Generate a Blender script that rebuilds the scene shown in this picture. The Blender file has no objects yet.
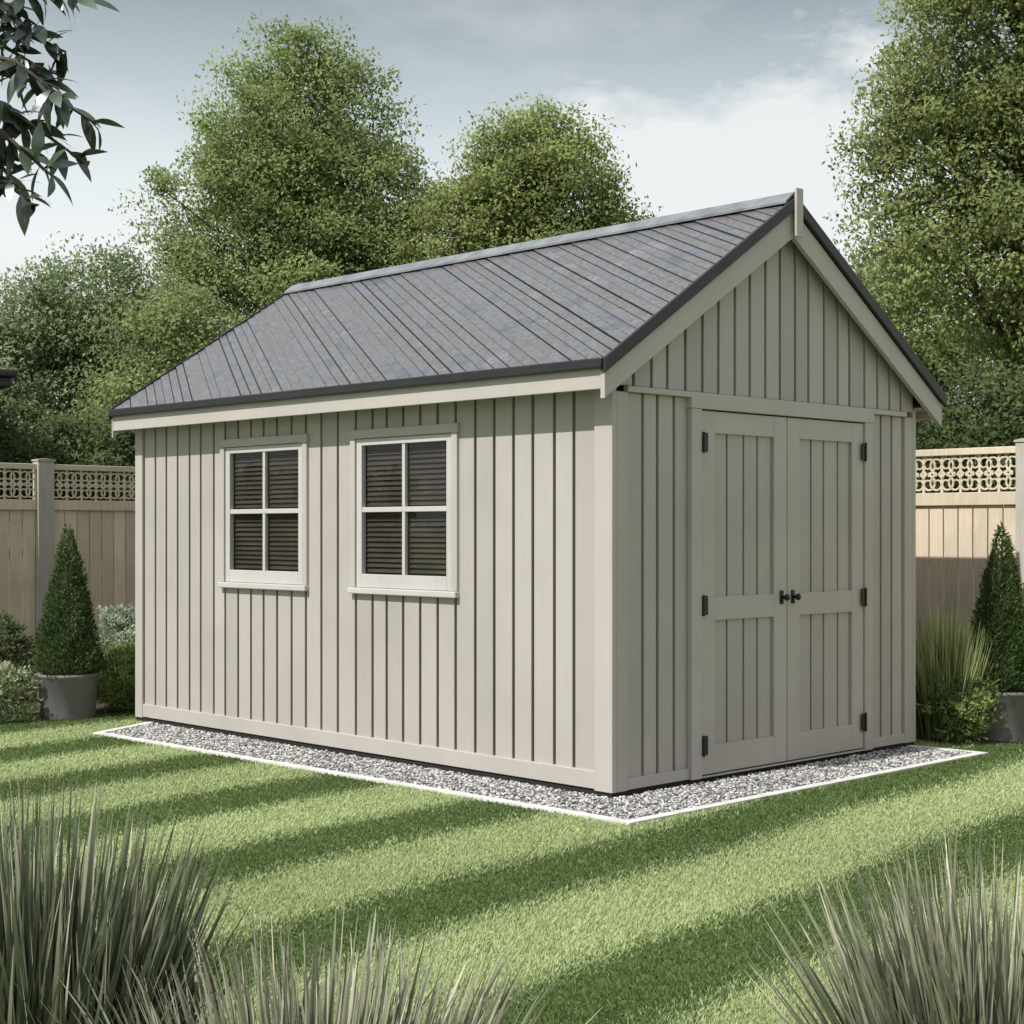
import bpy, bmesh, math, random
import numpy as np
from mathutils import Vector
random.seed(4); rng = np.random.default_rng(7)
scene = bpy.context.scene; COL = scene.collection
R = math.radians
# ------------------------------------------------------------------ frame of the yard
CX, CY, ROT = 0.537, 8.51, R(44.08)
ca, sa = math.cos(ROT), math.sin(ROT)
def W2(x, y): return (CX + x*ca - y*sa, CY + x*sa + y*ca)
L, W = 4.88, 3.016
# ------------------------------------------------------------------ camera
cam = bpy.data.cameras.new('camera'); co = bpy.data.objects.new('camera', cam); COL.objects.link(co)
co.location = (0, 0, 1.45); co.rotation_euler = (R(90), 0, 0)
cam.lens = 36*1585/1024; cam.sensor_width = 36; cam.shift_y = 18/1024; cam.clip_end = 3000
scene.camera = co
# ------------------------------------------------------------------ light
EL = R(49)
az = R(2)
hx = -ca*math.cos(az) - sa*math.sin(az); hy = -sa*math.cos(az) + ca*math.sin(az)
sd = Vector((hx*math.cos(EL), hy*math.cos(EL), math.sin(EL)))
sl = bpy.data.lights.new('sun', 'SUN'); sl.energy = 5.0; sl.angle = R(0.6); sl.color = (1, .965, .91)
so = bpy.data.objects.new('sun', sl); COL.objects.link(so)
so.rotation_euler = sd.to_track_quat('Z', 'Y').to_euler(); so.location = (-20, -20, 30)
w = bpy.data.worlds.new('World'); scene.world = w; w.use_nodes = True
nt = w.node_tree; N = nt.nodes; K = nt.links; N.clear()
out = N.new('ShaderNodeOutputWorld'); bg = N.new('ShaderNodeBackground'); bg.inputs[1].default_value = .12
K.new(bg.outputs[0], out.inputs[0])
sky = N.new('ShaderNodeTexSky'); sky.sky_type = 'NISHITA'; sky.sun_disc = False
sky.sun_elevation = EL; sky.sun_rotation = math.atan2(hx, hy); sky.dust_density = 2.0
tc = N.new('ShaderNodeTexCoord'); sep = N.new('ShaderNodeSeparateXYZ'); K.new(tc.outputs['Generated'], sep.inputs[0])
rp = N.new('ShaderNodeValToRGB'); K.new(sep.outputs[2], rp.inputs[0])
e = rp.color_ramp.elements
e[0].position = 0; e[0].color = (.70, .71, .70, 1); e[1].position = 1; e[1].color = (.66, .68, .70, 1)
for p, c in ((.10, (.74, .76, .75)), (.17, (.90, .925, .915)), (.21, (.81, .86, .865)), (.255, (.58, .65, .675)), (.32, (.32, .375, .395)), (.40, (.40, .44, .47)), (.55, (.60, .63, .65))):
    q = e.new(p); q.color = (*c, 1)
mp = N.new('ShaderNodeMapping'); mp.inputs['Scale'].default_value = (3, 3, 9); mp.inputs['Location'].default_value = (1.3, .4, 0); K.new(tc.outputs['Generated'], mp.inputs[0])
nz = N.new('ShaderNodeTexNoise'); nz.inputs['Scale'].default_value = 1.6; nz.inputs['Detail'].default_value = 9; nz.inputs['Roughness'].default_value = .58
K.new(mp.outputs[0], nz.inputs['Vector'])
cr = N.new('ShaderNodeValToRGB'); K.new(nz.outputs[0], cr.inputs[0])
cr.color_ramp.elements[0].position = .5; cr.color_ramp.elements[0].color = (0, 0, 0, 1)
cr.color_ramp.elements[1].position = .8; cr.color_ramp.elements[1].color = (.5, .5, .5, 1)
sb = N.new('ShaderNodeVectorMath'); sb.operation = 'SUBTRACT'; K.new(tc.outputs['Generated'], sb.inputs[0]); sb.inputs[1].default_value = (.165, .96, .225)
ml = N.new('ShaderNodeVectorMath'); ml.operation = 'MULTIPLY'; K.new(sb.outputs[0], ml.inputs[0]); ml.inputs[1].default_value = (6.5, 3, 17)
le = N.new('ShaderNodeVectorMath'); le.operation = 'LENGTH'; K.new(ml.outputs[0], le.inputs[0])
mp2 = N.new('ShaderNodeMapping'); mp2.inputs['Scale'].default_value = (9, 9, 18); K.new(tc.outputs['Generated'], mp2.inputs[0])
nz2 = N.new('ShaderNodeTexNoise'); nz2.inputs['Scale'].default_value = 1.5; nz2.inputs['Detail'].default_value = 9; nz2.inputs['Roughness'].default_value = .6; K.new(mp2.outputs[0], nz2.inputs['Vector'])
ma = N.new('ShaderNodeMath'); ma.operation = 'MULTIPLY_ADD'; K.new(nz2.outputs[0], ma.inputs[0]); ma.inputs[1].default_value = 2.6; ma.inputs[2].default_value = -.42
sb2 = N.new('ShaderNodeMath'); sb2.operation = 'SUBTRACT'; K.new(ma.outputs[0], sb2.inputs[0]); K.new(le.outputs['Value'], sb2.inputs[1])
mr = N.new('ShaderNodeMapRange'); mr.inputs['From Min'].default_value = -.2; mr.inputs['From Max'].default_value = .35; mr.inputs['To Max'].default_value = .95; K.new(sb2.outputs[0], mr.inputs[0])
mxm = N.new('ShaderNodeMath'); mxm.operation = 'MAXIMUM'; K.new(cr.outputs[0], mxm.inputs[0]); K.new(mr.outputs[0], mxm.inputs[1])
m0 = N.new('ShaderNodeMixRGB'); K.new(mxm.outputs[0], m0.inputs[0]); K.new(rp.outputs[0], m0.inputs[1]); m0.inputs[2].default_value = (.87, .88, .86, 1)
sc = N.new('ShaderNodeVectorMath'); sc.operation = 'SCALE'; K.new(m0.outputs[0], sc.inputs[0]); sc.inputs['Scale'].default_value = 1.08/.12
m1 = N.new('ShaderNodeMixRGB'); m1.inputs[0].default_value = .88; K.new(sky.outputs[0], m1.inputs[1]); K.new(sc.outputs[0], m1.inputs[2])
K.new(m1.outputs[0], bg.inputs[0])
scene.view_settings.view_transform = 'Standard'; scene.view_settings.look = 'None'; scene.view_settings.exposure = 0
# ------------------------------------------------------------------ materials
def new_mat(name):
    m = bpy.data.materials.new(name); m.use_nodes = True
    n = m.node_tree.nodes; return m, n, m.node_tree.links, n['Principled BSDF']
def ramp(n, pts):
    r = n.new('ShaderNodeValToRGB'); e = r.color_ramp.elements
    e[0].position, e[0].color = pts[0][0], (*pts[0][1], 1); e[1].position, e[1].color = pts[-1][0], (*pts[-1][1], 1)
    for p, c in pts[1:-1]:
        q = e.new(p); q.color = (*c, 1)
    return r
def wood(name, c1, c2, grain=(30, 30, 2.2), rough=.62, bump=.2, dirt=.35, board=.16):
    m, n, k, b = new_mat(name)
    t = n.new('ShaderNodeTexCoord'); mp = n.new('ShaderNodeMapping'); mp.inputs['Scale'].default_value = grain; k.new(t.outputs['Object'], mp.inputs[0])
    a = n.new('ShaderNodeAttribute'); a.attribute_name = 'rnd'
    ad = n.new('ShaderNodeVectorMath'); ad.operation = 'ADD'; k.new(mp.outputs[0], ad.inputs[0])
    mu = n.new('ShaderNodeMath'); mu.operation = 'MULTIPLY'; mu.inputs[1].default_value = 40; k.new(a.outputs['Fac'], mu.inputs[0]); k.new(mu.outputs[0], ad.inputs[1])
    nz = n.new('ShaderNodeTexNoise'); nz.inputs['Scale'].default_value = 2.0; nz.inputs['Detail'].default_value = 6; k.new(ad.outputs[0], nz.inputs['Vector'])
    r = ramp(n, ((.3, c1), (.7, c2))); k.new(nz.outputs[0], r.inputs[0])
    hv = n.new('ShaderNodeHueSaturation'); k.new(r.outputs[0], hv.inputs['Color'])
    mr = n.new('ShaderNodeMapRange'); mr.inputs['To Min'].default_value = 1-board; mr.inputs['To Max'].default_value = 1+board*.6; k.new(a.outputs['Fac'], mr.inputs[0]); k.new(mr.outputs[0], hv.inputs['Value'])
    n2 = n.new('ShaderNodeTexNoise'); n2.inputs['Scale'].default_value = 1.7; n2.inputs['Detail'].default_value = 7; k.new(t.outputs['Object'], n2.inputs['Vector'])
    r2 = ramp(n, ((.42, (1, 1, 1)), (.75, (1-dirt,)*3))); k.new(n2.outputs[0], r2.inputs[0])
    mx = n.new('ShaderNodeMixRGB'); mx.blend_type = 'MULTIPLY'; mx.inputs[0].default_value = 1; k.new(hv.outputs[0], mx.inputs[1]); k.new(r2.outputs[0], mx.inputs[2])
    k.new(mx.outputs[0], b.inputs['Base Color']); b.inputs['Roughness'].default_value = rough
    bp = n.new('ShaderNodeBump'); bp.inputs['Strength'].default_value = bump; bp.inputs['Distance'].default_value = .01; k.new(nz.outputs[0], bp.inputs['Height']); k.new(bp.outputs[0], b.inputs['Normal'])
    return m
def plain(name, c, rough=.5, metal=0, var=.25, scale=8, bump=.1):
    m, n, k, b = new_mat(name)
    t = n.new('ShaderNodeTexCoord'); nz = n.new('ShaderNodeTexNoise'); nz.inputs['Scale'].default_value = scale; nz.inputs['Detail'].default_value = 6; k.new(t.outputs['Object'], nz.inputs['Vector'])
    r = ramp(n, ((.3, tuple(x*(1-var) for x in c)), (.7, tuple(min(1, x*(1+var)) for x in c)))); k.new(nz.outputs[0], r.inputs[0]); k.new(r.outputs[0], b.inputs['Base Color'])
    b.inputs['Roughness'].default_value = rough; b.inputs['Metallic'].default_value = metal
    bp = n.new('ShaderNodeBump'); bp.inputs['Strength'].default_value = bump; bp.inputs['Distance'].default_value = .01; k.new(nz.outputs[0], bp.inputs['Height']); k.new(bp.outputs[0], b.inputs['Normal'])
    return m
def leafmat(name, trans=.35, gloss=0.0, rough=.4):
    m = bpy.data.materials.new(name); m.use_nodes = True; n = m.node_tree.nodes; k = m.node_tree.links; n.remove(n['Principled BSDF'])
    a = n.new('ShaderNodeAttribute'); a.attribute_name = 'Col'
    b = n.new('ShaderNodeBsdfDiffuse'); k.new(a.outputs['Color'], b.inputs[0])
    tr = n.new('ShaderNodeBsdfTranslucent'); hs = n.new('ShaderNodeHueSaturation'); hs.inputs['Value'].default_value = 1.25; k.new(a.outputs['Color'], hs.inputs['Color']); k.new(hs.outputs[0], tr.inputs[0])
    ms = n.new('ShaderNodeMixShader'); ms.inputs[0].default_value = trans; k.new(b.outputs[0], ms.inputs[1]); k.new(tr.outputs[0], ms.inputs[2]); o = ms
    if gloss:
        g = n.new('ShaderNodeBsdfGlossy'); g.inputs['Roughness'].default_value = rough; g.inputs[0].default_value = (.9, .95, 1, 1)
        o = n.new('ShaderNodeMixShader'); o.inputs[0].default_value = gloss; k.new(ms.outputs[0], o.inputs[1]); k.new(g.outputs[0], o.inputs[2])
    k.new(o.outputs[0], n['Material Output'].inputs[0])
    return m
M = {}
M['paint'] = wood('greige_paint', (.405, .376, .348), (.425, .396, .367), dirt=.10, board=.09, bump=.1)
M['trim'] = wood('trim_paint', (.425, .397, .368), (.445, .416, .386), dirt=.10, board=.04, bump=.1)
M['white'] = wood('window_paint', (.46, .45, .435), (.50, .49, .475), dirt=.10, board=.04, bump=.1)
M['gap'] = plain('dark_sheathing', (.013, .012, .011), .9)
M['black'] = plain('black_trim', (.014, .014, .016), .45)
M['iron'] = plain('black_iron', (.010, .010, .011), .4, .3)
M['ridge'] = plain('ridge_metal', (.22, .235, .255), .42, .3)
M['fence'] = wood('fence_wood', (.60, .50, .37), (.70, .60, .47), dirt=.22, board=.15)
M['fpost'] = wood('fence_post_wood', (.43, .40, .35), (.50, .465, .41), dirt=.25)
M['pot'] = plain('pot_concrete', (.165, .162, .158), .75, 0, .15, 14)
M['soil'] = plain('soil', (.04, .03, .022), .95, 0, .5, 20, .8)
M['bark'] = plain('bark', (.075, .06, .045), .9, 0, .4, 12, .8)
M['stem'] = plain('stem_bark', (.06, .045, .03), .9, 0, .3, 20, .5)
M['leaf'] = leafmat('tree_leaf', .42); M['gloss'] = leafmat('glossy_leaf', .1, .10, .3); M['blade'] = leafmat('grass_blade', .3)
M['spike'] = leafmat('spiky_blade', .15, .03, .45)
M['kerb'] = plain('kerb_white', (.60, .60, .585), .8, 0, .18, 10, .3)
M['render'] = plain('outbuilding_render', (.55, .52, .46), .85)
M['blind'] = plain('blind_slats', (.030, .0225, .015), .6, 0, .5, 6)
m, n, k, b = new_mat('roof_slate'); M['roof'] = m
t = n.new('ShaderNodeTexCoord'); a = n.new('ShaderNodeAttribute'); a.attribute_name = 'rnd'
nz = n.new('ShaderNodeTexNoise'); nz.inputs['Scale'].default_value = 2.0; nz.inputs['Detail'].default_value = 12; nz.inputs['Roughness'].default_value = .76; k.new(t.outputs['Object'], nz.inputs['Vector'])
ad = n.new('ShaderNodeMath'); ad.operation = 'MULTIPLY_ADD'; k.new(a.outputs['Fac'], ad.inputs[0]); ad.inputs[1].default_value = .10; k.new(nz.outputs[0], ad.inputs[2])
r = ramp(n, ((.38, (.085, .094, .112)), (.52, (.145, .155, .175)), (.57, (.15, .13, .122)), (.62, (.125, .13, .145)), (.70, (.185, .19, .205)), (.82, (.22, .225, .24)))); k.new(ad.outputs[0], r.inputs[0])
n2 = n.new('ShaderNodeTexNoise'); n2.inputs['Scale'].default_value = 34; n2.inputs['Detail'].default_value = 7; n2.inputs['Roughness'].default_value = .75; k.new(t.outputs['Object'], n2.inputs['Vector'])
r2 = ramp(n, ((.32, (.4, .4, .4)), (.5, (.9, .9, .9)), (.68, (1.3, 1.3, 1.3)))); k.new(n2.outputs[0], r2.inputs[0])
mx = n.new('ShaderNodeMixRGB'); mx.blend_type = 'MULTIPLY'; mx.inputs[0].default_value = .9; k.new(r.outputs[0], mx.inputs[1]); k.new(r2.outputs[0], mx.inputs[2]); k.new(mx.outputs[0], b.inputs['Base Color'])
b.inputs['Roughness'].default_value = .34
bp = n.new('ShaderNodeBump'); bp.inputs['Strength'].default_value = .45; bp.inputs['Distance'].default_value = .01; k.new(n2.outputs[0], bp.inputs['Height']); k.new(bp.outputs[0], b.inputs['Normal'])
m, n, k, b = new_mat('window_glass'); M['glass'] = m
tr = n.new('ShaderNodeBsdfTransparent'); tr.inputs[0].default_value = (.9, .9, .87, 1); gl = n.new('ShaderNodeBsdfGlossy'); gl.inputs['Roughness'].default_value = .03
t = n.new('ShaderNodeTexCoord'); nz = n.new('ShaderNodeTexNoise'); nz.inputs['Scale'].default_value = 5; k.new(t.outputs['Object'], nz.inputs['Vector']); bp = n.new('ShaderNodeBump'); bp.inputs['Strength'].default_value = .1; bp.inputs['Distance'].default_value = .02; k.new(nz.outputs[0], bp.inputs['Height']); k.new(bp.outputs[0], gl.inputs['Normal'])
ms = n.new('ShaderNodeMixShader'); ms.inputs[0].default_value = .055; k.new(tr.outputs[0], ms.inputs[1]); k.new(gl.outputs[0], ms.inputs[2]); k.new(ms.outputs[0], n['Material Output'].inputs[0])
m, n, k, b = new_mat('gravel_stone'); M['stone'] = m
a = n.new('ShaderNodeAttribute'); a.attribute_name = 'Col'; k.new(a.outputs['Color'], b.inputs['Base Color']); b.inputs['Roughness'].default_value = .8
M['gravelbase'] = plain('gravel_bed', (.16, .155, .145), .9, 0, .5, 60, .8)
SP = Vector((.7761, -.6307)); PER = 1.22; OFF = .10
m, n, k, b = new_mat('lawn_ground'); M['lawn'] = m
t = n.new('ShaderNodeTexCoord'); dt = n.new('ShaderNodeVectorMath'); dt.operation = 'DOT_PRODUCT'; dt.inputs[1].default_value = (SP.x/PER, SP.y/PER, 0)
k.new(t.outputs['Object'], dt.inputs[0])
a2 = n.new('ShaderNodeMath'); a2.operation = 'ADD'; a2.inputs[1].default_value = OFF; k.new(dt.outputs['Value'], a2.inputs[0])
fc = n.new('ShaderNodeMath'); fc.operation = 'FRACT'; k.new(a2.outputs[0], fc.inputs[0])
gt = n.new('ShaderNodeMath'); gt.operation = 'GREATER_THAN'; gt.inputs[1].default_value = .54; k.new(fc.outputs[0], gt.inputs[0])  # alternating bands of light and shade put into the ground colour
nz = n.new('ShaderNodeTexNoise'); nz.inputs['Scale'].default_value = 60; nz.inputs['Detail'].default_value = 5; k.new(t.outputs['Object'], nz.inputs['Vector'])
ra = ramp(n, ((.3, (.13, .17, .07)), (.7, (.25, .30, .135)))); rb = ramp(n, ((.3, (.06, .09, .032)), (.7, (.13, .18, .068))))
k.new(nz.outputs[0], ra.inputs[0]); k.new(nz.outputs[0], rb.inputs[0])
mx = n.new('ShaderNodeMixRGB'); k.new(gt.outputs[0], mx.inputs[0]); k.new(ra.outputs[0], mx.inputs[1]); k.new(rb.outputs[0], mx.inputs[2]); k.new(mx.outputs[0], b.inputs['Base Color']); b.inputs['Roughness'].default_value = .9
# ------------------------------------------------------------------ mesh helpers
def tag(o, label=None, cat=None, group=None, kind=None):
    if label: o['label'] = label
    if cat: o['category'] = cat
    if group: o['group'] = group
    if kind: o['kind'] = kind
    return o
def empty(name, loc, rz=0):
    o = bpy.data.objects.new(name, None); COL.objects.link(o); o.location = loc; o.rotation_euler = (0, 0, rz); return o
class MB:
    def __init__(s): s.v = []; s.f = []; s.r = []
    def add(s, vs, fs, r=None):
        o = len(s.v); r = random.random() if r is None else r
        s.v += [tuple(p) for p in vs]; s.f += [[i+o for i in f] for f in fs]; s.r += [r]*len(fs); return s
    def box(s, x0, x1, y0, y1, z0, z1, r=None):
        return s.add([(x, y, z) for z in (z0, z1) for x, y in ((x0, y0), (x1, y0), (x1, y1), (x0, y1))],
              [(3, 2, 1, 0), (4, 5, 6, 7), (0, 1, 5, 4), (1, 2, 6, 5), (2, 3, 7, 6), (3, 0, 4, 7)], r)
    def prism(s, poly, d0, d1, f, r=None):
        n = len(poly)
        return s.add([f(a, b, d0) for a, b in poly]+[f(a, b, d1) for a, b in poly],
              [tuple(range(n))[::-1], tuple(range(n, 2*n))]+[(i, (i+1) % n, n+(i+1) % n, n+i) for i in range(n)], r)
    def tube(s, pts, rad, sides=8, r=None):
        vs = []; fs = []; pts = [Vector(p) for p in pts]
        for i, p in enumerate(pts):
            d = (pts[min(i+1, len(pts)-1)]-pts[max(i-1, 0)]).normalized()
            a = d.orthogonal().normalized() if abs(d.z) > .99 else d.cross(Vector((0, 0, 1))).normalized(); b_ = d.cross(a)
            for j in range(sides):
                t = 2*math.pi*j/sides; vs.append(p+(a*math.cos(t)+b_*math.sin(t))*rad[i])
        for i in range(len(pts)-1):
            for j in range(sides):
                j2 = (j+1) % sides; fs.append((i*sides+j, i*sides+j2, (i+1)*sides+j2, (i+1)*sides+j))
        fs.append(tuple(range(sides))[::-1]); fs.append(tuple(range((len(pts)-1)*sides, len(pts)*sides)))
        return s.add(vs, fs, r)
    def lathe(s, prof, seg=40, c=(0, 0, 0), r=None):
        vs = [(c[0]+a*math.cos(2*math.pi*j/seg), c[1]+a*math.sin(2*math.pi*j/seg), c[2]+z) for a, z in prof for j in range(seg)]
        fs = [(i*seg+j, i*seg+(j+1) % seg, (i+1)*seg+(j+1) % seg, (i+1)*seg+j) for i in range(len(prof)-1) for j in range(seg)]
        fs += [tuple(range(seg))[::-1], tuple(range((len(prof)-1)*seg, len(prof)*seg))]
        return s.add(vs, fs, r)
    def build(s, name, mat, parent=None, bevel=0, smooth=False):
        me = bpy.data.meshes.new(name); me.from_pydata(s.v, [], s.f); me.update()
        bm = bmesh.new(); bm.from_mesh(me); bmesh.ops.recalc_face_normals(bm, faces=bm.faces); bm.to_mesh(me); bm.free()
        at = me.attributes.new('rnd', 'FLOAT', 'FACE'); at.data.foreach_set('value', s.r)
        me.materials.append(M[mat] if isinstance(mat, str) else mat)
        if smooth: me.shade_smooth()
        o = bpy.data.objects.new(name, me); COL.objects.link(o); o.parent = parent
        if bevel:
            b = o.modifiers.new('bevel', 'BEVEL'); b.width = bevel; b.segments = 2; b.limit_method = 'ANGLE'
        return o
def np_mesh(name, verts, faces, cols, mat, parent=None):
    me = bpy.data.meshes.new(name); nv = len(verts); nf, kf = faces.shape
    me.vertices.add(nv); me.vertices.foreach_set('co', verts.astype(np.float32).ravel())
    me.loops.add(nf*kf); me.loops.foreach_set('vertex_index', faces.astype(np.int32).ravel())
    me.polygons.add(nf); me.polygons.foreach_set('loop_start', np.arange(0, nf*kf, kf, dtype=np.int32)); me.polygons.foreach_set('loop_total', np.full(nf, kf, dtype=np.int32))
    me.update(calc_edges=True)
    a = me.attributes.new('Col', 'FLOAT_COLOR', 'POINT')
    c4 = np.ones((nv, 4), np.float32); c4[:, :3] = cols; a.data.foreach_set('color', c4.ravel())
    me.materials.append(M[mat]); o = bpy.data.objects.new(name, me); COL.objects.link(o); o.parent = parent; return o
def unit(a): return a/np.maximum(np.linalg.norm(a, axis=1, keepdims=True), 1e-9)
def leaves(name, P, A, Nn, Ln, Wd, C, mat, parent=None):
    A = unit(A); S = unit(np.cross(A, Nn)); n = len(P); Ln = np.broadcast_to(Ln, n)[:, None]; Wd = np.broadcast_to(Wd, n)[:, None]
    up = unit(np.cross(S, A))
    v = np.stack([P, P+A*Ln*.45+S*Wd/2+up*Wd*.12, P+A*Ln-up*Ln*.08, P+A*Ln*.45-S*Wd/2+up*Wd*.12], 1).reshape(-1, 3)
    f = np.arange(n*4).reshape(n, 4)
    return np_mesh(name, v, f, np.repeat(C, 4, 0), mat, parent)
def blades(name, P, az, H, B, Wd, C0, C1, mat, parent=None, seg=5):
    n = len(P); s = np.linspace(0, 1, seg+1); D = np.stack([np.cos(az), np.sin(az), np.zeros(n)], 1); a2 = rng.uniform(0, 6.28, n); S = np.stack([-np.sin(a2), np.cos(a2), np.zeros(n)], 1)
    v = np.zeros((n, seg+1, 2, 3)); c = np.zeros((n, seg+1, 2, 3))
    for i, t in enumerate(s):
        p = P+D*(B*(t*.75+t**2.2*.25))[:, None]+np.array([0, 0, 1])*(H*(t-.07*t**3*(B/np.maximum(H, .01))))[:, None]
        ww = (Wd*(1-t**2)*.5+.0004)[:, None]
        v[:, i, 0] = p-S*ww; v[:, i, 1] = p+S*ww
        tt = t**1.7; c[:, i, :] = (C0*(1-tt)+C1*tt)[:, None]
    base = np.arange(n)[:, None]*(seg+1)*2; fs = []
    for i in range(seg):
        fs.append(np.concatenate([base+2*i, base+2*i+1, base+2*i+3, base+2*i+2], 1))
    return np_mesh(name, v.reshape(-1, 3), np.stack(fs, 1).reshape(-1, 4), c.reshape(-1, 3), mat, parent)
def inpoly(X, Y, poly):
    r = np.zeros(len(X), bool); n = len(poly)
    for i in range(n):
        x0, y0 = poly[i]; x1, y1 = poly[(i+1) % n]
        c = ((y0 > Y) != (y1 > Y)) & (X < (x1-x0)*(Y-y0)/((y1-y0) if y1 != y0 else 1e-9)+x0); r ^= c
    return r
def sheet(name, poly, z, mat):
    return MB().add([(x, y, z) for x, y in poly], [tuple(range(len(poly)))]).build(name, mat)
# ------------------------------------------------------------------ ground
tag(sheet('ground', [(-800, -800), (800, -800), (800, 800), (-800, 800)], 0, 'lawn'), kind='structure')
GP = [(-.43, -.50), (2.95, -.47), (2.90, .10), (.10, .10), (.10, 4.66), (-.56, 4.36)]
GPW = [W2(*p) for p in GP]
SHW = [W2(0, 0), W2(W, 0), W2(W, L), W2(0, L)]
tag(sheet('gravel_strip', GPW, .006, 'gravelbase'), kind='structure')
def offset(poly, d):
    o = []; n = len(poly)
    for i in range(n):
        p0, p1, p2 = Vector(poly[i-1]), Vector(poly[i]), Vector(poly[(i+1) % n])
        a = (p1-p0).normalized(); b_ = (p2-p1).normalized(); na = Vector((a.y, -a.x)); nb = Vector((b_.y, -b_.x)); m_ = (na+nb).normalized(); o.append(tuple(p1+m_*d/max(.3, m_.dot(na))))
    return o
KO = offset(GPW, .062); kb = MB()
for i in (4, 5, 0, 1):      # edging only where the gravel meets the lawn
    j = (i+1) % len(GPW); kb.prism([GPW[i], GPW[j], KO[j], KO[i]], -.02, .015, lambda a, b, d: (a, b, d))
tag(kb.build('kerb_strip', 'kerb'), kind='structure')
BEDL = [W2(-7, 7.7), W2(4.1, 7.7), W2(3.3, 6.4), (-3.05, 12.5), (-4.1, 12.25), (-7.5, 11.7)]
BEDR = [W2(3.2, .35), W2(3.25, 6.3), W2(4.15, 7.5), W2(4.15, -2.2), W2(3.75, -2.2), W2(3.62, -.4)]
tag(sheet('soil_bed', BEDL, .012, 'soil'), kind='structure'); tag(sheet('soil_bed', BEDR, .012, 'soil'), kind='structure')
def ico():
    bm = bmesh.new(); bmesh.ops.create_icosphere(bm, subdivisions=1, radius=1); v = np.array([p.co for p in bm.verts]); f = np.array([[q.index for q in p.verts] for p in bm.faces]); bm.free(); return v, f
iv, fi = ico()
n = 72000; xs = rng.uniform(-.75, 3.15, n); ys = rng.uniform(-.6, 5.0, n)
ok = inpoly(xs, ys, GP) & ~((xs > -.005) & (xs < W) & (ys > -.005) & (ys < L)) & ((ys < .2) | (xs < .2)); xs, ys = xs[ok], ys[ok]; n = len(xs)
sz = rng.uniform(.005, .0115, n); an = rng.uniform(0, 6.28, n)
V = iv[None]*np.stack([sz*rng.uniform(.8, 1.4, n), sz*rng.uniform(.7, 1.1, n), sz*rng.uniform(.5, .8, n)], 1)[:, None]*(1+rng.normal(0, .12, (n, 12, 1)))
cxn, sxn = np.cos(an)[:, None], np.sin(an)[:, None]
VX = V[..., 0]*cxn-V[..., 1]*sxn; VY = V[..., 0]*sxn+V[..., 1]*cxn
wx, wy = CX+xs*ca-ys*sa, CY+xs*sa+ys*ca
V = np.stack([VX+wx[:, None], VY+wy[:, None], V[..., 2]+(.008+rng.uniform(0, .008, n))[:, None]], 2)
g = (.13+.52*rng.uniform(0, 1, n)**1.3)[:, None]*np.array([1, .985, .96])*rng.uniform(.94, 1.05, (n, 3))
tag(np_mesh('gravel', V.reshape(-1, 3), (fi[None]+np.arange(n)[:, None, None]*12).reshape(-1, 3), np.repeat(g, 12, 0), 'stone'),
    'loose pale grey gravel lying in the strip around the shed', 'gravel', kind='stuff')
# lawn blades
n = 800000
Yd = 3.6+(14.2-3.6)*rng.uniform(0, 1, n)**1.25; Xd = Yd*rng.uniform(-.40, .40, n)
bad = inpoly(Xd, Yd, KO) | inpoly(Xd, Yd, BEDL) | inpoly(Xd, Yd, BEDR) | inpoly(Xd, Yd, SHW); Xd, Yd = Xd[~bad], Yd[~bad]; n = len(Xd)
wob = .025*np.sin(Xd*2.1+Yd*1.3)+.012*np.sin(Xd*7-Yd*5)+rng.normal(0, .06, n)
fr_ = ((Xd*SP.x+Yd*SP.y)/PER+OFF+wob) % 1.0; dark = fr_ > .54  # same light and shade bands, put into the blade colours
h = rng.uniform(.009, .019, n); wd = (.0016+.00027*Yd)*rng.uniform(.7, 1.4, n); th = rng.uniform(0, 6.28, n)
ln = np.where(dark, -1, 1)*.006; D = np.array([.6307, .7761])
tip = np.stack([Xd+rng.normal(0, .008, n)+D[0]*ln, Yd+rng.normal(0, .008, n)+D[1]*ln, h], 1)
b0 = np.stack([Xd-np.cos(th)*wd, Yd-np.sin(th)*wd, np.zeros(n)], 1); b1 = np.stack([Xd+np.cos(th)*wd, Yd+np.sin(th)*wd, np.zeros(n)], 1)
V = np.stack([b0, b1, tip], 1).reshape(-1, 3)
patch = .5+.25*np.sin(Xd*1.7+1)*np.sin(Yd*1.3)+.25*np.sin(Xd*.8-Yd*2.1)
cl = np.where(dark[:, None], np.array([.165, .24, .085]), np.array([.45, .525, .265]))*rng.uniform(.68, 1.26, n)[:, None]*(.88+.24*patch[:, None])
dry = rng.uniform(0, 1, n) < .025; cl[dry] = np.array([.34, .32, .18])*rng.uniform(.6, 1, (dry.sum(), 1))
CC = np.stack([cl*.68, cl*.68, cl*1.1], 1).reshape(-1, 3)
tag(np_mesh('lawn_grass', V, np.arange(n*3).reshape(n, 3), CC, 'blade'), 'short green lawn with bands of light and shade coloured into it', 'grass', kind='stuff')
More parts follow.
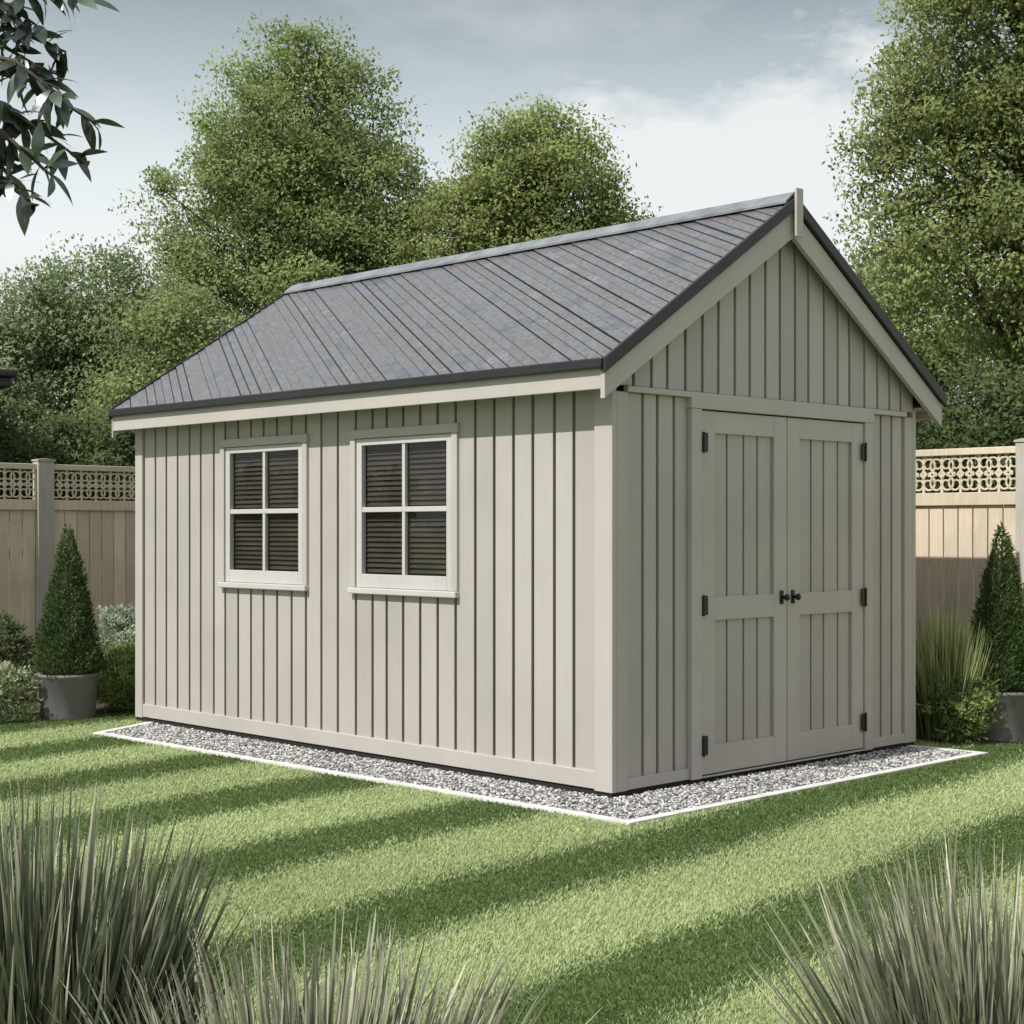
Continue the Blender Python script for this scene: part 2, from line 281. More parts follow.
# ------------------------------------------------------------------ the shed (local x = along gable, y = along long wall)
shed = tag(empty('garden_shed', (CX, CY, 0), ROT), 'greige timber garden shed with dark pitched roof, two windows and double doors', 'shed')
def splitseg(a, b, wdt=.158): k_ = max(1, round((b-a)/wdt)); e_ = [a+(b-a)*i/k_ for i in range(k_+1)]; return [e_[0]]+[v+random.uniform(-.012, .012) for v in e_[1:-1]]+[e_[-1]]
G = .0115
wins = [(1.24, 2.26), (2.72, 3.735)]; WZ0, WZ1 = 1.05, 2.08
sw = MB()
cuts = [.132, 1.275, 2.225, 2.755, 3.70, L-.1]
for i in range(5):
    ed = splitseg(cuts[i], cuts[i+1])
    for a, b_ in zip(ed, ed[1:]):
        q = random.random()
        if i in (1, 3): sw.box(.018, .046, a+G, b_-G, .12, WZ0+.02, q); sw.box(.018, .046, a+G, b_-G, WZ1-.02, 2.30, q)
        else: sw.box(.018, .046, a+G, b_-G, .12, 2.30, q)
sw.build('side_wall', 'paint', shed, .003)
ys_ = [.06, 1.28, 2.22, 2.76, 3.695, L-.06]
bk = MB()     # dark lining behind the boards as one sheet with two window openings
zz = [.03, WZ0+.03, WZ1-.03, 2.30]
for i in range(5):
    for j in range(3):
        if i in (1, 3) and j == 1: continue
        bk.add([(.047, ys_[i], zz[j]), (.047, ys_[i+1], zz[j]), (.047, ys_[i+1], zz[j+1]), (.047, ys_[i], zz[j+1])], [(0, 1, 2, 3)])
bk.build('wall_lining', 'gap', shed)
MB().box(W-.07, W-.047, .08, L-.08, .03, 2.30).build('wall_lining', 'gap', shed)
GPF = [(.08, .03), (W-.08, .03), (W-.08, 2.33), (W/2, 3.25), (.08, 2.33)]
MB().prism(GPF, .051, .07, lambda a, b, d: (a, d, b)).build('wall_lining', 'gap', shed); MB().prism(GPF, L-.07, L-.05, lambda a, b, d: (a, d, b)).build('wall_lining', 'gap', shed)
fw = MB()
ed = splitseg(.1, L-.1)
for a, b_ in zip(ed, ed[1:]): fw.box(W-.042, W-.02, a+G, b_-G, .12, 2.3)
fw.build('side_wall', 'paint', shed, .003)
TA = .6455
def zt(x): return 2.335+TA*(min(x, W-x)+.165)-.048
for A0, A1 in ((.13, .66), (2.485, W-.13)):
    lw = MB(); ed = splitseg(A0, A1, .15)
    for a, b_ in zip(ed, ed[1:]): lw.box(a+G, b_-G, .020, .05, .04, 2.20)
    lw.build('gable_wall', 'paint', shed, .003)
ug = MB()
def gab(mb, y0, y1, zb):
    ed = splitseg(.02, W/2, .155)+splitseg(W/2, W-.02, .155)[1:]
    for a, b_ in zip(ed, ed[1:]):
        a += G; b_ -= G; p = [(a, zb), (b_, zb), (b_, zt(b_)-.004)]
        if a < W/2 < b_: p.append((W/2, zt(W/2)-.004))
        p.append((a, zt(a)-.004)); mb.prism(p, y0, y1, lambda q, z, d: (q, d, z))
gab(ug, .004, .034, 2.235); ug.build('gable_boards', 'paint', shed, .003)
bw = MB(); gab(bw, L-.046, L-.022, .05); bw.build('rear_gable_wall', 'paint', shed)
for mir in (0, 1):
    fx = (lambda x: W-x) if mir else (lambda x: x)
    def bx2(mb, x0, x1, *a): x0, x1 = sorted((fx(x0), fx(x1))); mb.box(x0, x1, *a); return mb
    cb = MB(); bx2(cb, 0, .036, 0, .132, .034, 2.25); bx2(cb, .036, .132, .001, .036, .034, 2.20); cb.build('corner_post', 'trim', shed, .004)
    cb = MB(); bx2(cb, 0, .036, L-.1, L, .034, 2.25); bx2(cb, .036, .12, L-.036, L-.001, .034, 2.2); cb.build('corner_post', 'trim', shed, .004)
    bx2(MB(), .004, .036, .133, L-.101, .042, .140).build('skirting_board', 'trim', shed, .004)
    bx2(MB(), -.16, -.135, -.064, L+.045, 2.195, 2.318).build('fascia_board', 'trim', shed, .003)
    bx2(MB(), -.134, .016, -.05, L+.04, 2.252, 2.266).build('soffit', 'trim', shed)
    bx2(MB(), -.195, -.161, -.098, L+.055, 2.300, 2.356).build('gutter_edge', 'black', shed, .008)
for x0, x1 in ((.133, .653), (2.492, W-.133)):
    MB().box(x0, x1, .003, .04, .038, .10).build('skirting_board', 'trim', shed, .003)
    MB().box(x0-.02, x1+.0, -.016, .019, 2.20, 2.232).build('gable_ledge', 'trim', shed, .003)
MB().box(.010, W-.010, .010, L-.010, .0, .033).build('plinth', 'gap', shed)
ang = math.atan(TA); cs, sn = math.cos(ang), math.sin(ang); SL = (W/2+.165)/cs; Y0, Y1 = -.1, L+.06
def rmap(mir):
    def f(y, w_, h_):
        x = -.165+w_*cs-h_*sn; z = 2.335+w_*sn+h_*cs; return (W-x if mir else x, y, z)
    return f
def clip(poly, a, b_, c):
    o = []
    for i in range(len(poly)):
        p, q = poly[i], poly[(i+1) % len(poly)]; dp = a*p[0]+b_*p[1]-c; dq = a*q[0]+b_*q[1]-c
        if dp >= 0: o.append(p)
        if (dp >= 0) != (dq >= 0): t_ = dp/(dp-dq); o.append((p[0]+(q[0]-p[0])*t_, p[1]+(q[1]-p[1])*t_))
    return o
for mir in (0, 1):
    f = rmap(mir); dk = MB(); dk.prism([(Y0, 0), (Y1, 0), (Y1, SL-.03), (Y0, SL-.03)], -.038, 0, f); dk.build('roof_deck', 'black', shed)
    st = MB(); kx = 1.5; ln_ = math.hypot(1, kx); aa, bb = 1/ln_, -kx/ln_; wd_ = .066
    d0 = aa*Y0+bb*SL; d1 = aa*Y1; kk = int((d1-d0)/wd_)+2
    for i in range(kk):
        lo = d0+i*wd_+random.uniform(-.005, .005); hi = d0+(i+1)*wd_-.0035+random.uniform(-.004, .003)
        e0 = random.uniform(-.02, .0); th_ = random.uniform(0, .005)
        pl = clip(clip([(Y0+.005, e0), (Y1-.005, e0), (Y1-.005, SL-.045), (Y0+.005, SL-.045)], aa, bb, lo), -aa, -bb, -hi)
        if len(pl) < 3: continue
        hh = [.010+th_+.005*(aa*y+bb*w_-lo)/wd_ for y, w_ in pl]; n_ = len(pl)
        st.add([f(y, w_, .001) for y, w_ in pl]+[f(y, w_, h_) for (y, w_), h_ in zip(pl, hh)],
               [tuple(range(n_))[::-1], tuple(range(n_, 2*n_))]+[(j, (j+1) % n_, n_+(j+1) % n_, n_+j) for j in range(n_)])
    st.build('roof_boards', 'roof', shed)
    for (ya, yb, yc, yd) in ((-.098, -.066, -.125, -.101), (L+.045, L+.058, L+.061, L+.075)):
        X = (lambda x: W-x) if mir else (lambda x: x)
        P_ = [(-.165, zt(-.165)), (W/2-.002, zt(W/2)-.001), (W/2-.002, zt(W/2)-.165), (-.165, zt(-.165)-.145)]
        b_ = MB(); b_.prism([(X(p), z) for p, z in P_], ya, yb, lambda p, z, d: (p, d, z)); b_.build('bargeboard', 'trim', shed, .003)
        P_ = [(-.185, zt(-.165)-.012), (-.185, zt(-.165)+.068), (W/2-.002, zt(W/2)+.078), (W/2-.002, zt(W/2)+.004), ]
        b_ = MB(); b_.prism([(X(p), z) for p, z in P_], yc, yd, lambda p, z, d: (p, d, z)); b_.build('verge_trim', 'black', shed, .004)
rc = MB(); zr = zt(W/2)+.048+.03
rc.prism([(W/2-.085, zr-.05), (W/2, zr+.012), (W/2+.085, zr-.05), (W/2+.085, zr-.035), (W/2, zr+.03), (W/2-.085, zr-.035)], Y0, Y1, lambda a, b, d: (a, d, b)); rc.build('ridge_cap', 'ridge', shed)
MB().box(W/2-.034, W/2+.034, -.142, -.126, zr-.245, zr+.045).build('finial', 'paint', shed, .003)
for t0, t1 in wins:
    wf = MB(); c = .05
    wf.box(-.004, .05, t0, t0+c, WZ0+.035, WZ1-c); wf.box(-.004, .05, t1-c, t1, WZ0+.035, WZ1-c); wf.box(-.007, .05, t0-.006, t1+.006, WZ1-c, WZ1+.006)
    win = wf.build('window', 'trim', shed, .004)
    s = MB(); a, b_, z0, z1 = t0+c+.004, t1-c-.004, WZ0+.036, WZ1-c-.003; q = .052
    s.box(.008, .045, a, a+q, z0, z1); s.box(.008, .045, b_-q, b_, z0, z1); s.box(.008, .045, a+q, b_-q, z1-q*.8, z1); s.box(.008, .045, a+q, b_-q, z0, z0+.085)
    mid = (z0+.085+z1-q*.8)/2; ym = (a+b_)/2
    s.box(.012, .043, a+q, b_-q, mid-.016, mid+.016); s.box(.014, .042, ym-.014, ym+.014, z0+.085, mid-.016); s.box(.014, .042, ym-.014, ym+.014, mid+.016, z1-q*.8)
    s.build('sash', 'white', win, .003)
    MB().box(-.022, .04, t0-.004, t1+.004, WZ0-.004, WZ0+.034).build('sill', 'white', win, .006)
    MB().add([(.032, a+q-.005, z0+.08), (.032, b_-q+.005, z0+.08), (.032, b_-q+.005, z1-q*.8+.005), (.032, a+q-.005, z1-q*.8+.005)], [(3, 2, 1, 0)]).build('pane', 'glass', win)
    bl = MB(); nb = 27
    for i in range(nb):
        z = z0+.06+i*(z1-z0-.07)/nb; dz = random.uniform(-.002, .002)
        bl.add([(.050, a, z+.006), (.050, b_, z+.006+dz), (.066, b_, z+.032+dz), (.066, a, z+.032)], [(0, 1, 2, 3)])
    bl.build('blind', 'blind', win)
    MB().box(.10, .11, t0, t1, WZ0, WZ1).build('backing', 'gap', win)
fm = MB(); fm.box(.654, .747, -.014, .03, .034, 2.14); fm.box(2.395, 2.488, -.014, .03, .034, 2.14); fm.box(.648, 2.494, -.018, .03, 2.14, 2.232)
fm.build('door_frame', 'trim', shed, .004)
MB().box(.748, 2.394, -.008, .06, .034, .044).build('threshold', 'trim', shed, .003)
for (a, b_, out_) in ((.753, 1.567, -1), (1.575, 2.389, 1)):
    z0, z1 = .052, 2.132; q = .125; d = MB()
    d.box(a, a+q, -.002, .034, z0, z1); d.box(b_-q, b_, -.002, .034, z0, z1)
    for u, v in ((z0, z0+.16), (.93, 1.065), (z1-.125, z1)): d.box(a+q, b_-q, -.0005, .034, u, v)
    door = d.build('door', 'trim', shed, .003)
    p = MB(); ed = splitseg(a+q, b_-q, .14)
    for x0, x1 in zip(ed, ed[1:]): p.box(x0+.008, x1-.008, .018, .033, z0+.1, z1-.08)
    p.build('door_panel', 'paint', door, .003)
    MB().box(a+.05, b_-.05, .035, .045, z0+.05, z1-.05).build('door_backing', 'gap', door)
    hxp = a if out_ < 0 else b_
    for z in (.22, 1.02, 1.95):
        hg = MB(); i0, i1 = (hxp-.010, hxp+.040) if out_ < 0 else (hxp-.040, hxp+.010)
        hg.box(i0, i1, -.020, -.0145, z-.055, z+.055); hg.tube([(hxp, -.021, z-.06), (hxp, -.021, z+.06)], [.008, .008], 10); hg.build('hinge', 'iron', door, .002)
    kx_ = b_-.055 if out_ < 0 else a+.05
    kn = MB(); kn.box(kx_-.016, kx_+.016, -.008, -.0025, 1.005, 1.085)
    pts = [(0.0, .010), (.010, .010), (.024, .008), (.030, .017), (.042, .022), (.050, .016), (.054, .003)]
    kn.tube([(kx_, -.004-h_, 1.045) for h_, r_ in pts], [r_ for h_, r_ in pts], 16); kn.build('knob', 'iron', door, 0, True)
# ------------------------------------------------------------------ fences
def ring(mb, cx, cz, ro, ri, y0, y1, seg=16, sq=1.0):
    vs = []; fs = []
    for y in (y0, y1):
        for r_ in (ro, ri):
            for j in range(seg): t_ = 2*math.pi*j/seg; vs.append((cx+r_*sq*math.cos(t_), y, cz+r_*math.sin(t_)))
    for j in range(seg):
        k_ = (j+1) % seg; o, i_, o2, i2 = 0, seg, 2*seg, 3*seg
        fs += [(o+j, o+k_, i_+k_, i_+j), (o2+j, i2+j, i2+k_, o2+k_), (o+j, o2+j, o2+k_, o+k_), (i_+j, i_+k_, i2+k_, i2+j)]
    mb.add(vs, fs, .6)
def curl(mb, cx, cz, r0, a0, turns, hand, y0, y1, wd=.011, seg=22):
    vs = []; fs = []
    for i in range(seg+1):
        t = i/seg; a = a0+hand*2*math.pi*turns*t; r = r0*(1-.72*t); h_ = wd*(1-.35*t)
        for y in (y0, y1):
            for q in (r-h_, r+h_*.4): vs.append((cx+max(q, .002)*math.cos(a), y, cz+max(q, .002)*math.sin(a)))
    for i in range(seg):
        o = i*4; q = o+4
        fs += [(o, o+1, q+1, q), (o+2, q+2, q+3, o+3), (o, q, q+2, o+2), (o+1, o+3, q+3, q+1)]
    mb.add(vs, fs, .6)
def fence(start, rz, length, first, label, pw=.055):
    e = tag(empty('garden_fence', (*start, 0), rz), label, 'fence', 'fences around the garden')
    ps = []; x = first
    while x < length: ps.append(x); x += 1.8
    for x in ps:
        po = MB().box(x-pw, x+pw, -.06, .05, 0, 2.075).build('post', 'fpost', e, .005)
        MB().prism([(x-pw-.008, 2.076), (x+pw+.008, 2.076), (x+pw+.008, 2.09), (x, 2.102), (x-pw-.008, 2.09)], -.068, .058, lambda a, b, d: (a, d, b)).build('post_cap', 'fpost', po)
    ends = [(a+pw+.001, b_-pw-.001) for a, b_ in zip(ps, ps[1:])]
    if ps[0] > .15: ends.insert(0, (0, ps[0]-pw-.001))
    if length-ps[-1] > .15: ends.append((ps[-1]+pw+.001, length))
    for a, b_ in ends:
        p = MB(); k_ = max(1, round((b_-a)/.125)); s_ = (b_-a)/k_
        for i in range(k_): p.box(a+i*s_+.005, a+(i+1)*s_-.005, -.012, .008, .06, 1.63)
        p.build('board_panel', 'fence', e, .003)
        for q in ((-.035, .02, 1.631, 1.725), (-.035, .02, 2.0, 2.05), (.009, .04, .3, .38), (.009, .04, 1.2, 1.28)): MB().box(a, b_, *q).build('rail', 'fence', e, .004)
        # pierced scrollwork: pairs of facing curls in each bay with small eyes between
        p = MB(); k_ = max(2, round((b_-a)/.150)); s_ = (b_-a)/k_
        for i in range(k_):
            xc = a+(i+.5)*s_
            for hnd, dx in ((1, -.037), (-1, .037)):
                a0 = math.pi/2
                curl(p, xc+dx, 1.932, .068, -a0, 1.25, hnd, -.016, -.006)
                curl(p, xc+dx, 1.793, .068, a0, 1.25, -hnd, -.0165, -.0065)
            ring(p, xc, 1.8625, .026, .010, -.020, -.004, 8)
            if i:
                p.box(a+i*s_-.009, a+i*s_+.009, -.015, -.003, 1.726, 1.999, .6)
                ring(p, a+i*s_, 1.8625, .034, .010, -.019, -.002, 4)
        p.build('lattice_panel', 'fence', e)
    return e
fence(W2(-5.0, 7.6), ROT, 9.1, (.67+5.0) % 1.8, 'tan fence with scrolled lattice top behind the far end of the shed, at left', .08)
fence(W2(4.18, 7.55), ROT-math.pi/2, 12.0, (7.55+.18) % 1.8, 'pale cream fence with pierced lattice top, at right beyond the double doors')
# ------------------------------------------------------------------ plants
def potc(loc, label, lab2, seed):
    e = tag(empty('planter', loc), label, 'plant pot', 'grey planters with clipped conifers')
    MB().lathe([(.198, 0), (.204, .012), (.224, .318), (.230, .322), (.230, .345), (.205, .345), (.20, .30)], 48).build('pot', 'pot', e, 0, True)
    MB().lathe([(.0, .29), (.205, .302), (.0, .31)], 24).build('soil', 'soil', e)
    c = tag(empty('conifer', (loc[0], loc[1], .31)), lab2, 'conifer', 'clipped conifers in planters')
    g_ = np.random.default_rng(seed); n = 13000; H = 1.17; z = H*(1-np.sqrt(g_.uniform(0, 1, n))); z = np.clip(z, 0, H)
    az = g_.uniform(0, 6.28, n); lump = 1+.10*np.sin(az*3+z*9)+.09*np.sin(az*5-z*14)
    rr = .245*np.clip(1-z/H, 0, 1)**.82*lump*(np.minimum(1, .72+z/.25))*g_.uniform(.68, 1.1, n)
    P = np.stack([rr*np.cos(az), rr*np.sin(az), z+.01], 1); A = np.stack([np.cos(az)*.7, np.sin(az)*.7, np.full(n, .9)], 1)+g_.normal(0, .45, (n, 3))
    C = np.array([.08, .125, .045])*g_.uniform(.45, 1.5, n)[:, None]*np.where(g_.uniform(0, 1, n) < .12, 1.6, 1)[:, None]
    leaves('foliage', P, A, g_.normal(0, 1, (n, 3)), g_.uniform(.022, .05, n), .011, C, 'leaf', c)
    MB().tube([(0, 0, 0), (0, 0, .6), (0, 0, 1.05)], [.02, .014, .004]).build('stem', 'stem', c)
potc((-3.43, 12.25, 0), 'grey round planter at the left corner of the lawn, near the shed', 'cone-shaped dark conifer in the left planter', 1)
potc((3.39, 10.98, 0), 'grey round planter at right, before the pale fence', 'cone-shaped dark conifer in the right planter', 2)
def cloud_crown(blobs, n, clr, g_, shell=.55):
    wts = np.array([b_[3]*b_[4]*b_[5] for b_ in blobs]); wts = wts/wts.sum(); nc = max(6, n//clr[1]); ix = g_.choice(len(blobs), nc, p=wts); B = np.array(blobs)[ix]
    d = unit(g_.normal(0, 1, (nc, 3))); rad = g_.uniform(shell**3, 1, nc)**(1/3); cc = B[:, :3]+d*rad[:, None]*B[:, 3:6]
    k_ = g_.integers(0, nc, n); cr_ = clr[0]*g_.uniform(.5, 1.35, nc)
    dl = unit(g_.normal(0, 1, (n, 3)))*(g_.uniform(0, 1, n)**.5)[:, None]*cr_[k_][:, None]*np.array([1.15, 1.15, .7])
    return cc, cc[k_]+dl, k_, dl, d[k_]
def shrub(name, label, loc, blobs, n, lsz, col, seed, cl=(.09, 60), var=.4, mat='leaf', group=None, light=None):
    g_ = np.random.default_rng(seed); e = tag(empty(name, loc), label, 'bush', group)
    cc, P, k_, dl, od = cloud_crown(blobs, n, cl, g_, .45); P[:, 2] = np.maximum(P[:, 2], .015)
    tone = g_.uniform(1-var, 1+var, len(cc))[k_]*g_.uniform(.7, 1.3, n); C = np.array(col)*tone[:, None]
    if light is not None:
        q = g_.uniform(0, 1, n) < .3; C[q] = np.array(light)*g_.uniform(.6, 1.2, (q.sum(), 1))
    leaves('foliage', P, od*.7+np.array([0, 0, .5])+g_.normal(0, .6, (n, 3)), g_.normal(0, .5, (n, 3))+od+np.array([-.3, -.3, .6]), lsz*g_.uniform(.7, 1.4, n), lsz*.5, C, mat, e)
    m_ = MB()
    for c in cc[::max(1, len(cc)//9)]: m_.tube([(0, 0, 0), (c[0]*.4, c[1]*.4, c[2]*.5), tuple(c)], [.012, .008, .003], 5)
    m_.build('stems', 'stem', e)
shrub('variegated_bush', 'low variegated bush with pale cream leaf edges at the left frame edge', (-3.93, 12.0, 0), [(0, 0, .21, .32, .3, .22), (-.3, .1, .23, .25, .25, .22)], 9000, .032, (.25, .31, .14), 11, light=(.62, .64, .47))
shrub('round_bush', 'rounded green bush between the left planter and the shed', (-3.12, 12.7, 0), [(0, 0, .25, .27, .26, .26)], 9000, .028, (.27, .335, .125), 12)
shrub('silver_bush', 'grey green feathery bush behind the rounded green bush', (-3.25, 13.35, 0), [(0, 0, .42, .32, .28, .40)], 8000, .038, (.34, .40, .29), 13)
shrub('dark_bush', 'dark low bush against the tan fence behind the variegated bush', (-4.3, 13.2, 0), [(0, 0, .38, .3, .25, .36)], 5000, .04, (.14, .175, .085), 14)
def clump(name, label, loc, n, H, B, spread, wd, c0, c1, seed, cat='ornamental grass', group=None, seg=5, mat='spike', dryf=.34):
    g_ = np.random.default_rng(seed); a = g_.uniform(0, 6.28, n); r_ = np.sqrt(g_.uniform(0, 1, n))*spread
    P = np.stack([loc[0]+r_*np.cos(a), loc[1]+r_*np.sin(a), np.zeros(n)], 1); az = a+g_.normal(0, .5, n)
    t = g_.uniform(.5, 1, n)**.8; h = H*t*(1-.22*(r_/spread)); b_ = B*(r_/spread*.8+.2*g_.uniform(0, 1, n))*g_.uniform(.5, 1.15, n)
    v = g_.uniform(.45, 1.4, n)[:, None]; dry = (g_.uniform(0, 1, n) < dryf)[:, None]
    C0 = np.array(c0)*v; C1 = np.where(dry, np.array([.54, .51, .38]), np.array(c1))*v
    return tag(blades(name, P, az, h, b_, wd*g_.uniform(.6, 1.3, n), C0, C1, mat, None, seg), label, cat, group)
GRP = 'spiky grass clumps in the foreground'
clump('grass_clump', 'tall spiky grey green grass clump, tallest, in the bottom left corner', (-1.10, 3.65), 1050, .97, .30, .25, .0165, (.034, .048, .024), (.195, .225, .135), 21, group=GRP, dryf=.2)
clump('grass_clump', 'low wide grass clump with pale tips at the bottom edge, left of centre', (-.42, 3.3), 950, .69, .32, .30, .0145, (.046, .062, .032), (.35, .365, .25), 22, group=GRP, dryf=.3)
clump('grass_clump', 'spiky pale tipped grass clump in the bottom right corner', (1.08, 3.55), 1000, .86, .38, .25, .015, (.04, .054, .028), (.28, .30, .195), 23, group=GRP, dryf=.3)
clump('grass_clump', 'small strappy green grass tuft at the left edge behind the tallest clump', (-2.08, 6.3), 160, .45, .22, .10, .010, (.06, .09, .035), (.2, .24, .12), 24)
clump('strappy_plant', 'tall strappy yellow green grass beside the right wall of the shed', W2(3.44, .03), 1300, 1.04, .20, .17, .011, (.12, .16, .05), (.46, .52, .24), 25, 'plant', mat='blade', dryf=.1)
shrub('leafy_bush', 'low green bush tight against the right wall, at the foot of the strappy grass', (*W2(3.36, -.10), 0), [(0, 0, .24, .18, .17, .24), (.10, 0, .26, .16, .14, .20)], 8000, .032, (.21, .27, .10), 26, cl=(.08, 60))
# trees
def tree(name, label, base, blobs, n, lsz, col, seed, trunk=.14, cl=(.40, 150), bark='bark', shell=.3):
    g_ = np.random.default_rng(seed); rr = random.Random(seed); e = tag(empty(name, (*base, 0)), label, 'tree')
    cc, P, k_, dl, od = cloud_crown(blobs, n, cl, g_, shell)
    hz = max(b_[2]+b_[5] for b_ in blobs); mx_ = sum(b_[0] for b_ in blobs)/len(blobs)
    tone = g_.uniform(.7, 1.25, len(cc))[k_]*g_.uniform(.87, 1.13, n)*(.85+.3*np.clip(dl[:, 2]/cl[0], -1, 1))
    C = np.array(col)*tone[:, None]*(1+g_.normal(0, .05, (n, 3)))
    dn = unit(dl+1e-6)
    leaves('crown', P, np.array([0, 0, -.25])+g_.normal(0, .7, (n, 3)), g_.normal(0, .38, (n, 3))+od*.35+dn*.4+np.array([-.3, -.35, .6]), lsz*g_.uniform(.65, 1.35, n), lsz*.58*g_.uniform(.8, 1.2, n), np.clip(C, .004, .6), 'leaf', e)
    m_ = MB(); th = hz*.86; tp = [(0, 0, 0)]+[(mx_*s_**1.5+rr.uniform(-.1, .1), rr.uniform(-.1, .1), th*s_) for s_ in (.15, .3, .45, .6, .75, .9, 1)]
    m_.tube(tp, [trunk*1.35, trunk*1.05, trunk*.92, trunk*.78, trunk*.6, trunk*.42, trunk*.22, .015], 10)
    m_.build('trunk', bark, e, 0, True)
    lm = MB()
    for i in range(0, len(cc), max(1, len(cc)//60)):
        c = Vector(cc[i]); z0 = max(th*.2, min(th*.9, c.z-(.3+.5*(Vector((c.x, c.y)).length)))); s_ = z0/th; j = min(6, int(s_*7)); a_ = Vector(tp[max(1, j)])
        f_ = a_.lerp(c, .5)+Vector((rr.uniform(-.15, .15), rr.uniform(-.15, .15), rr.uniform(0, .25)))
        lm.tube([a_, f_, c], [trunk*.28*(1-s_*.5), trunk*.16, .008], 6)
    lm.build('limbs', bark, e, 0, True)
    return e
tree('tall_tree', 'tallest broad tree, rising behind the left half of the shed roof', (-3.0, 22),
     [(0, 0, 7.0, 1.4, 1.2, 1.35), (-.5, .2, 5.8, 1.65, 1.4, 1.3), (.6, 0, 5.9, 1.45, 1.3, 1.3), (-.75, 0, 4.3, 1.6, 1.3, 1.2), (.85, -.3, 4.4, 1.6, 1.4, 1.3), (-.1, 0, 2.9, 1.8, 1.2, .9), (.1, 0, 7.85, .8, .6, .6)], 150000, .064, (.275, .34, .14), 31)
tree('round_tree', 'rounded tree showing over the middle of the roof ridge', (.35, 21),
     [(0, 0, 5.75, 1.2, 1.1, 1.15), (-.75, 0, 5.1, 1.25, 1, 1.2), (.65, 0, 4.9, 1.1, 1, 1.1), (-.1, 0, 4, 1.6, 1.2, 1.1), (-.1, 0, 6.4, .85, .7, .7)], 98000, .064, (.28, .33, .13), 32)
tree('bushy_tree', 'lower grey green tree above the tan fence at left', (-5.4, 20),
     [(0, 0, 4.15, 1.05, .9, .85), (-.8, 0, 3.6, 1.0, .9, .9), (.75, 0, 3.6, .95, .9, .85), (.2, 0, 2.6, 1.3, 1, .8), (-.9, 0, 2.3, 1.1, 1, .8)], 74000, .062, (.26, .325, .17), 33)
tree('slender_tree', 'thin olive tree between the left grey green tree and the tallest tree', (-3.9, 18.6),
     [(0, 0, 3.5, .75, .7, .85), (-.25, 0, 2.7, .85, .7, .7), (.35, 0, 2.5, .75, .7, .8)], 30000, .06, (.25, .305, .13), 34, .08)
tree('airy_tree', 'tall airy tree with dark trunk at the right frame edge', (5.16, 16),
     [(-.2, 0, 6.4, 1.25, 1.0, 1.3), (-.65, 0, 5.2, 1.2, .9, 1.05), (.5, 0, 5.2, 1.1, 1, 1.2), (-.6, -.1, 4.15, 1.15, .9, .9), (.4, 0, 3.5, 1.0, .9, .9), (.9, 0, 6.8, 1, 1, 1.1), (-.2, 0, 7.4, 1.0, .8, .8)], 105000, .057, (.285, .335, .135), 35, .13, (.36, 140))
tree('low_tree', 'lower dense tree just past the right slope of the roof', (4.75, 19.4),
     [(0, 0, 4.0, .95, .9, 1.1), (-.4, 0, 3.0, 1.0, .9, .9), (.8, 0, 3.1, .9, .9, 1.0), (.3, 0, 2.2, 1.4, 1, .8)], 54000, .06, (.225, .285, .125), 36, .10)
tree('dark_tree', 'short dark tree behind the pale fence at right', (4.9, 14.3),
     [(0, 0, 2.4, .8, .6, .6), (-.7, 0, 2.3, .7, .6, .6), (.8, 0, 2.3, .8, .6, .6)], 22000, .058, (.12, .16, .07), 37, .07, (.3, 130))
tree('hedge_tree', 'short dark tree directly behind the tan fence at left', (-4.3, 17.0),
     [(0, 0, 2.1, .8, .6, .6), (-.9, 0, 2.2, .8, .6, .6), (.8, 0, 2.1, .7, .6, .6)], 22000, .058, (.125, .165, .075), 38, .07, (.3, 130))
# overhanging tree, trunk left of the frame
TX, TY, QS = -1.62, 2.95, .58
ot = tag(empty('overhanging_tree', (TX, TY, 0)), 'dark glossy leaved branch hanging into the top left corner', 'tree')
def pix(px, py, Y): Y *= QS; return Vector(((px-512)/1585*Y-TX, Y-TY, 1.45+(530-py)/1585*Y))
m_ = MB(); m_.tube([(0, 0, 0), (.03, .02, .8), (0, -.02, 1.5), (.05, 0, 2.1), (.08, 0, 2.55)], [.07, .055, .046, .036, .018], 12); m_.build('trunk', 'bark', ot, 0, True)
lm = MB(); LP = []; LA = []; LN = []; LL = []
rr = random.Random(5); root = Vector((.03, 0, 1.85)); root2 = Vector((.05, 0, 2.1))
tw = [(root2, (-40, 10), (84, 0), 4.6), (root2, (-60, 30), (66, 52), 4.7), (root2, (-50, 60), (96, 124), 4.75), (root, (-60, 90), (84, 162), 4.8), (root, (-60, 120), (34, 208), 4.7), (root, (-70, 100), (36, 130), 4.9),
      (root2, (-40, 50), (62, 98), 4.6), (root2, (-30, -30), (30, -25), 4.8), (root, (-70, 140), (16, 190), 4.9), (root2, (-60, -10), (36, 25), 4.8), (root, (-60, 110), (52, 176), 4.65), (root2, (-60, 40), (44, 70), 4.85), (root2, (-120, -60), (-40, -90), 5.0), (root, (-200, 60), (-120, 30), 5.3), (root, (-150, 100), (-60, 80), 5.1)]
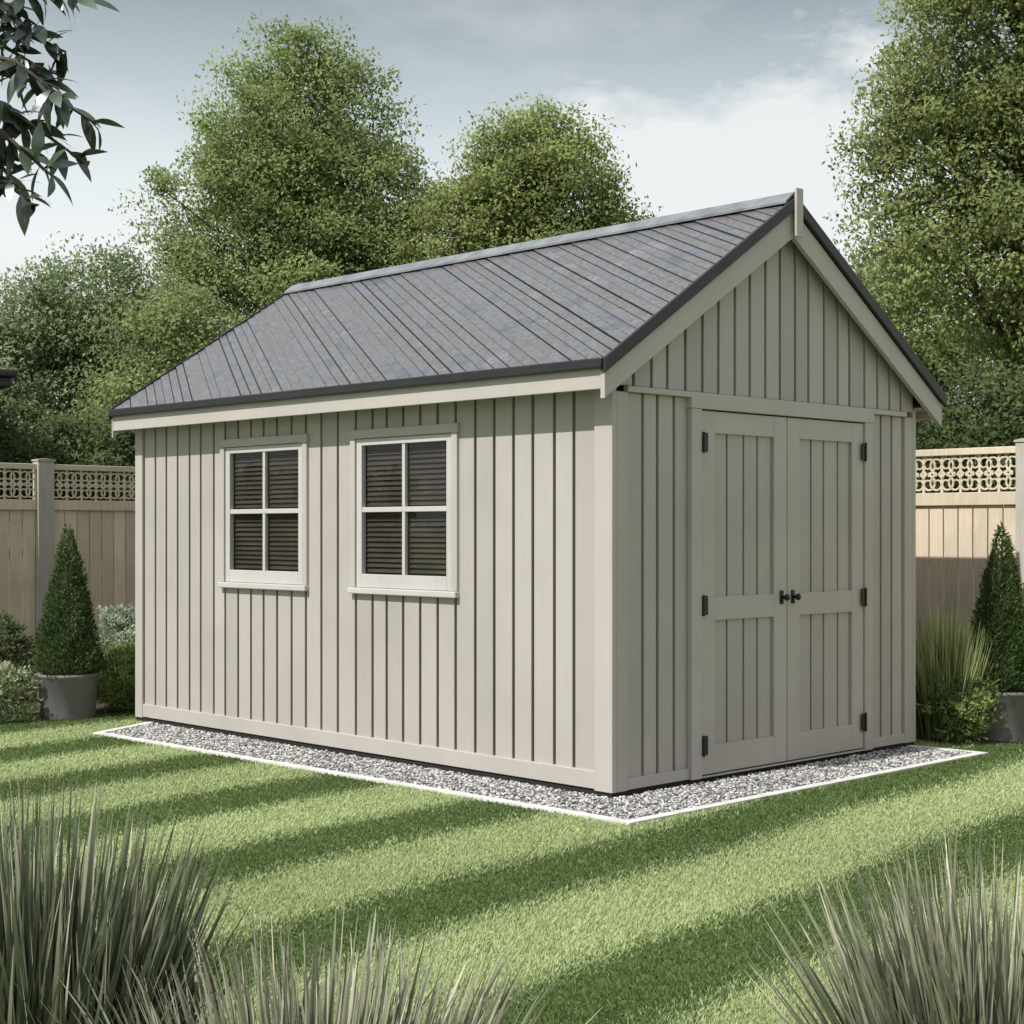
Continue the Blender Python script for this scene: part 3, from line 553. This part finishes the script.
for rt, a, b_, Y in tw:
    A_, B_ = pix(*a, Y), pix(*b_, Y+rr.uniform(-.15, .15)); M_ = A_.lerp(B_, .55)+Vector((0, 0, .025))
    lm.tube([rt, rt.lerp(A_, .5)+Vector((0, 0, .05)), A_, M_, B_], [.017, .012, .0065, .004, .002], 7)
    for i in range(27):
        s_ = .05+.95*(i/26)**.75; p = A_.lerp(M_, s_*2) if s_ < .5 else M_.lerp(B_, s_*2-1); d = (B_-A_).normalized()
        sd_ = Vector((rr.gauss(0, 1), rr.gauss(0, 1), rr.gauss(-.1, .8))).normalized(); LP.append(p); LA.append(d*.45+sd_*.9+Vector((0, 0, -.15))); LN.append((rr.gauss(0, .5), rr.gauss(0, .5)-.4, 1)); LL.append(rr.uniform(.085, .125)*QS)
lm.build('limbs', 'bark', ot, 0, True)
LP = np.array([tuple(p) for p in LP]); LA = np.array([tuple(p) for p in LA]); LN = np.array(LN); LL = np.array(LL); n = len(LP)
A = unit(LA); S = unit(np.cross(A, LN)); U = unit(np.cross(S, A)); vs = np.zeros((n, 7, 2, 3)); prof = [.05, .55, .9, 1, .85, .5, .03]
for i, q in enumerate(prof):
    t = i/6; c_ = LP+A*(LL*t)[:, None]-U*(LL*.22*t*t)[:, None]; hw = (LL*.165*q)[:, None]; vs[:, i, 0] = c_-S*hw+U*hw*.25; vs[:, i, 1] = c_+S*hw+U*hw*.25
bs = np.arange(n)[:, None]*14; fs = np.stack([np.concatenate([bs+2*i, bs+2*i+1, bs+2*i+3, bs+2*i+2], 1) for i in range(6)], 1).reshape(-1, 4)
cl = np.array([.035, .05, .03])*np.random.default_rng(3).uniform(.5, 1.6, (n, 1)); np_mesh('leaves', vs.reshape(-1, 3), fs, np.repeat(cl, 14, 0), 'gloss', ot)
# neighbour outbuilding, just in at the left edge
br = R(32); cx_, cy_ = -4.86, 15.6
ob = tag(empty('outbuilding', (cx_-2.22*math.cos(br)-1.74*math.sin(br), cy_-2.22*math.sin(br)+1.74*math.cos(br), 0), br), 'flat dark roofed outbuilding beyond the tan fence, cut by the left frame edge', 'building')
MB().box(-2, 2.0, -1.5, 1.5, 0, 2.86).build('wall', 'render', ob)
MB().box(-2.2, 2.17, -1.68, 1.68, 2.861, 2.955).build('roof', 'black', ob, .01)
MB().box(-2.26, 2.22, -1.74, 1.74, 2.956, 3.03).build('gutter', 'black', ob, .02)
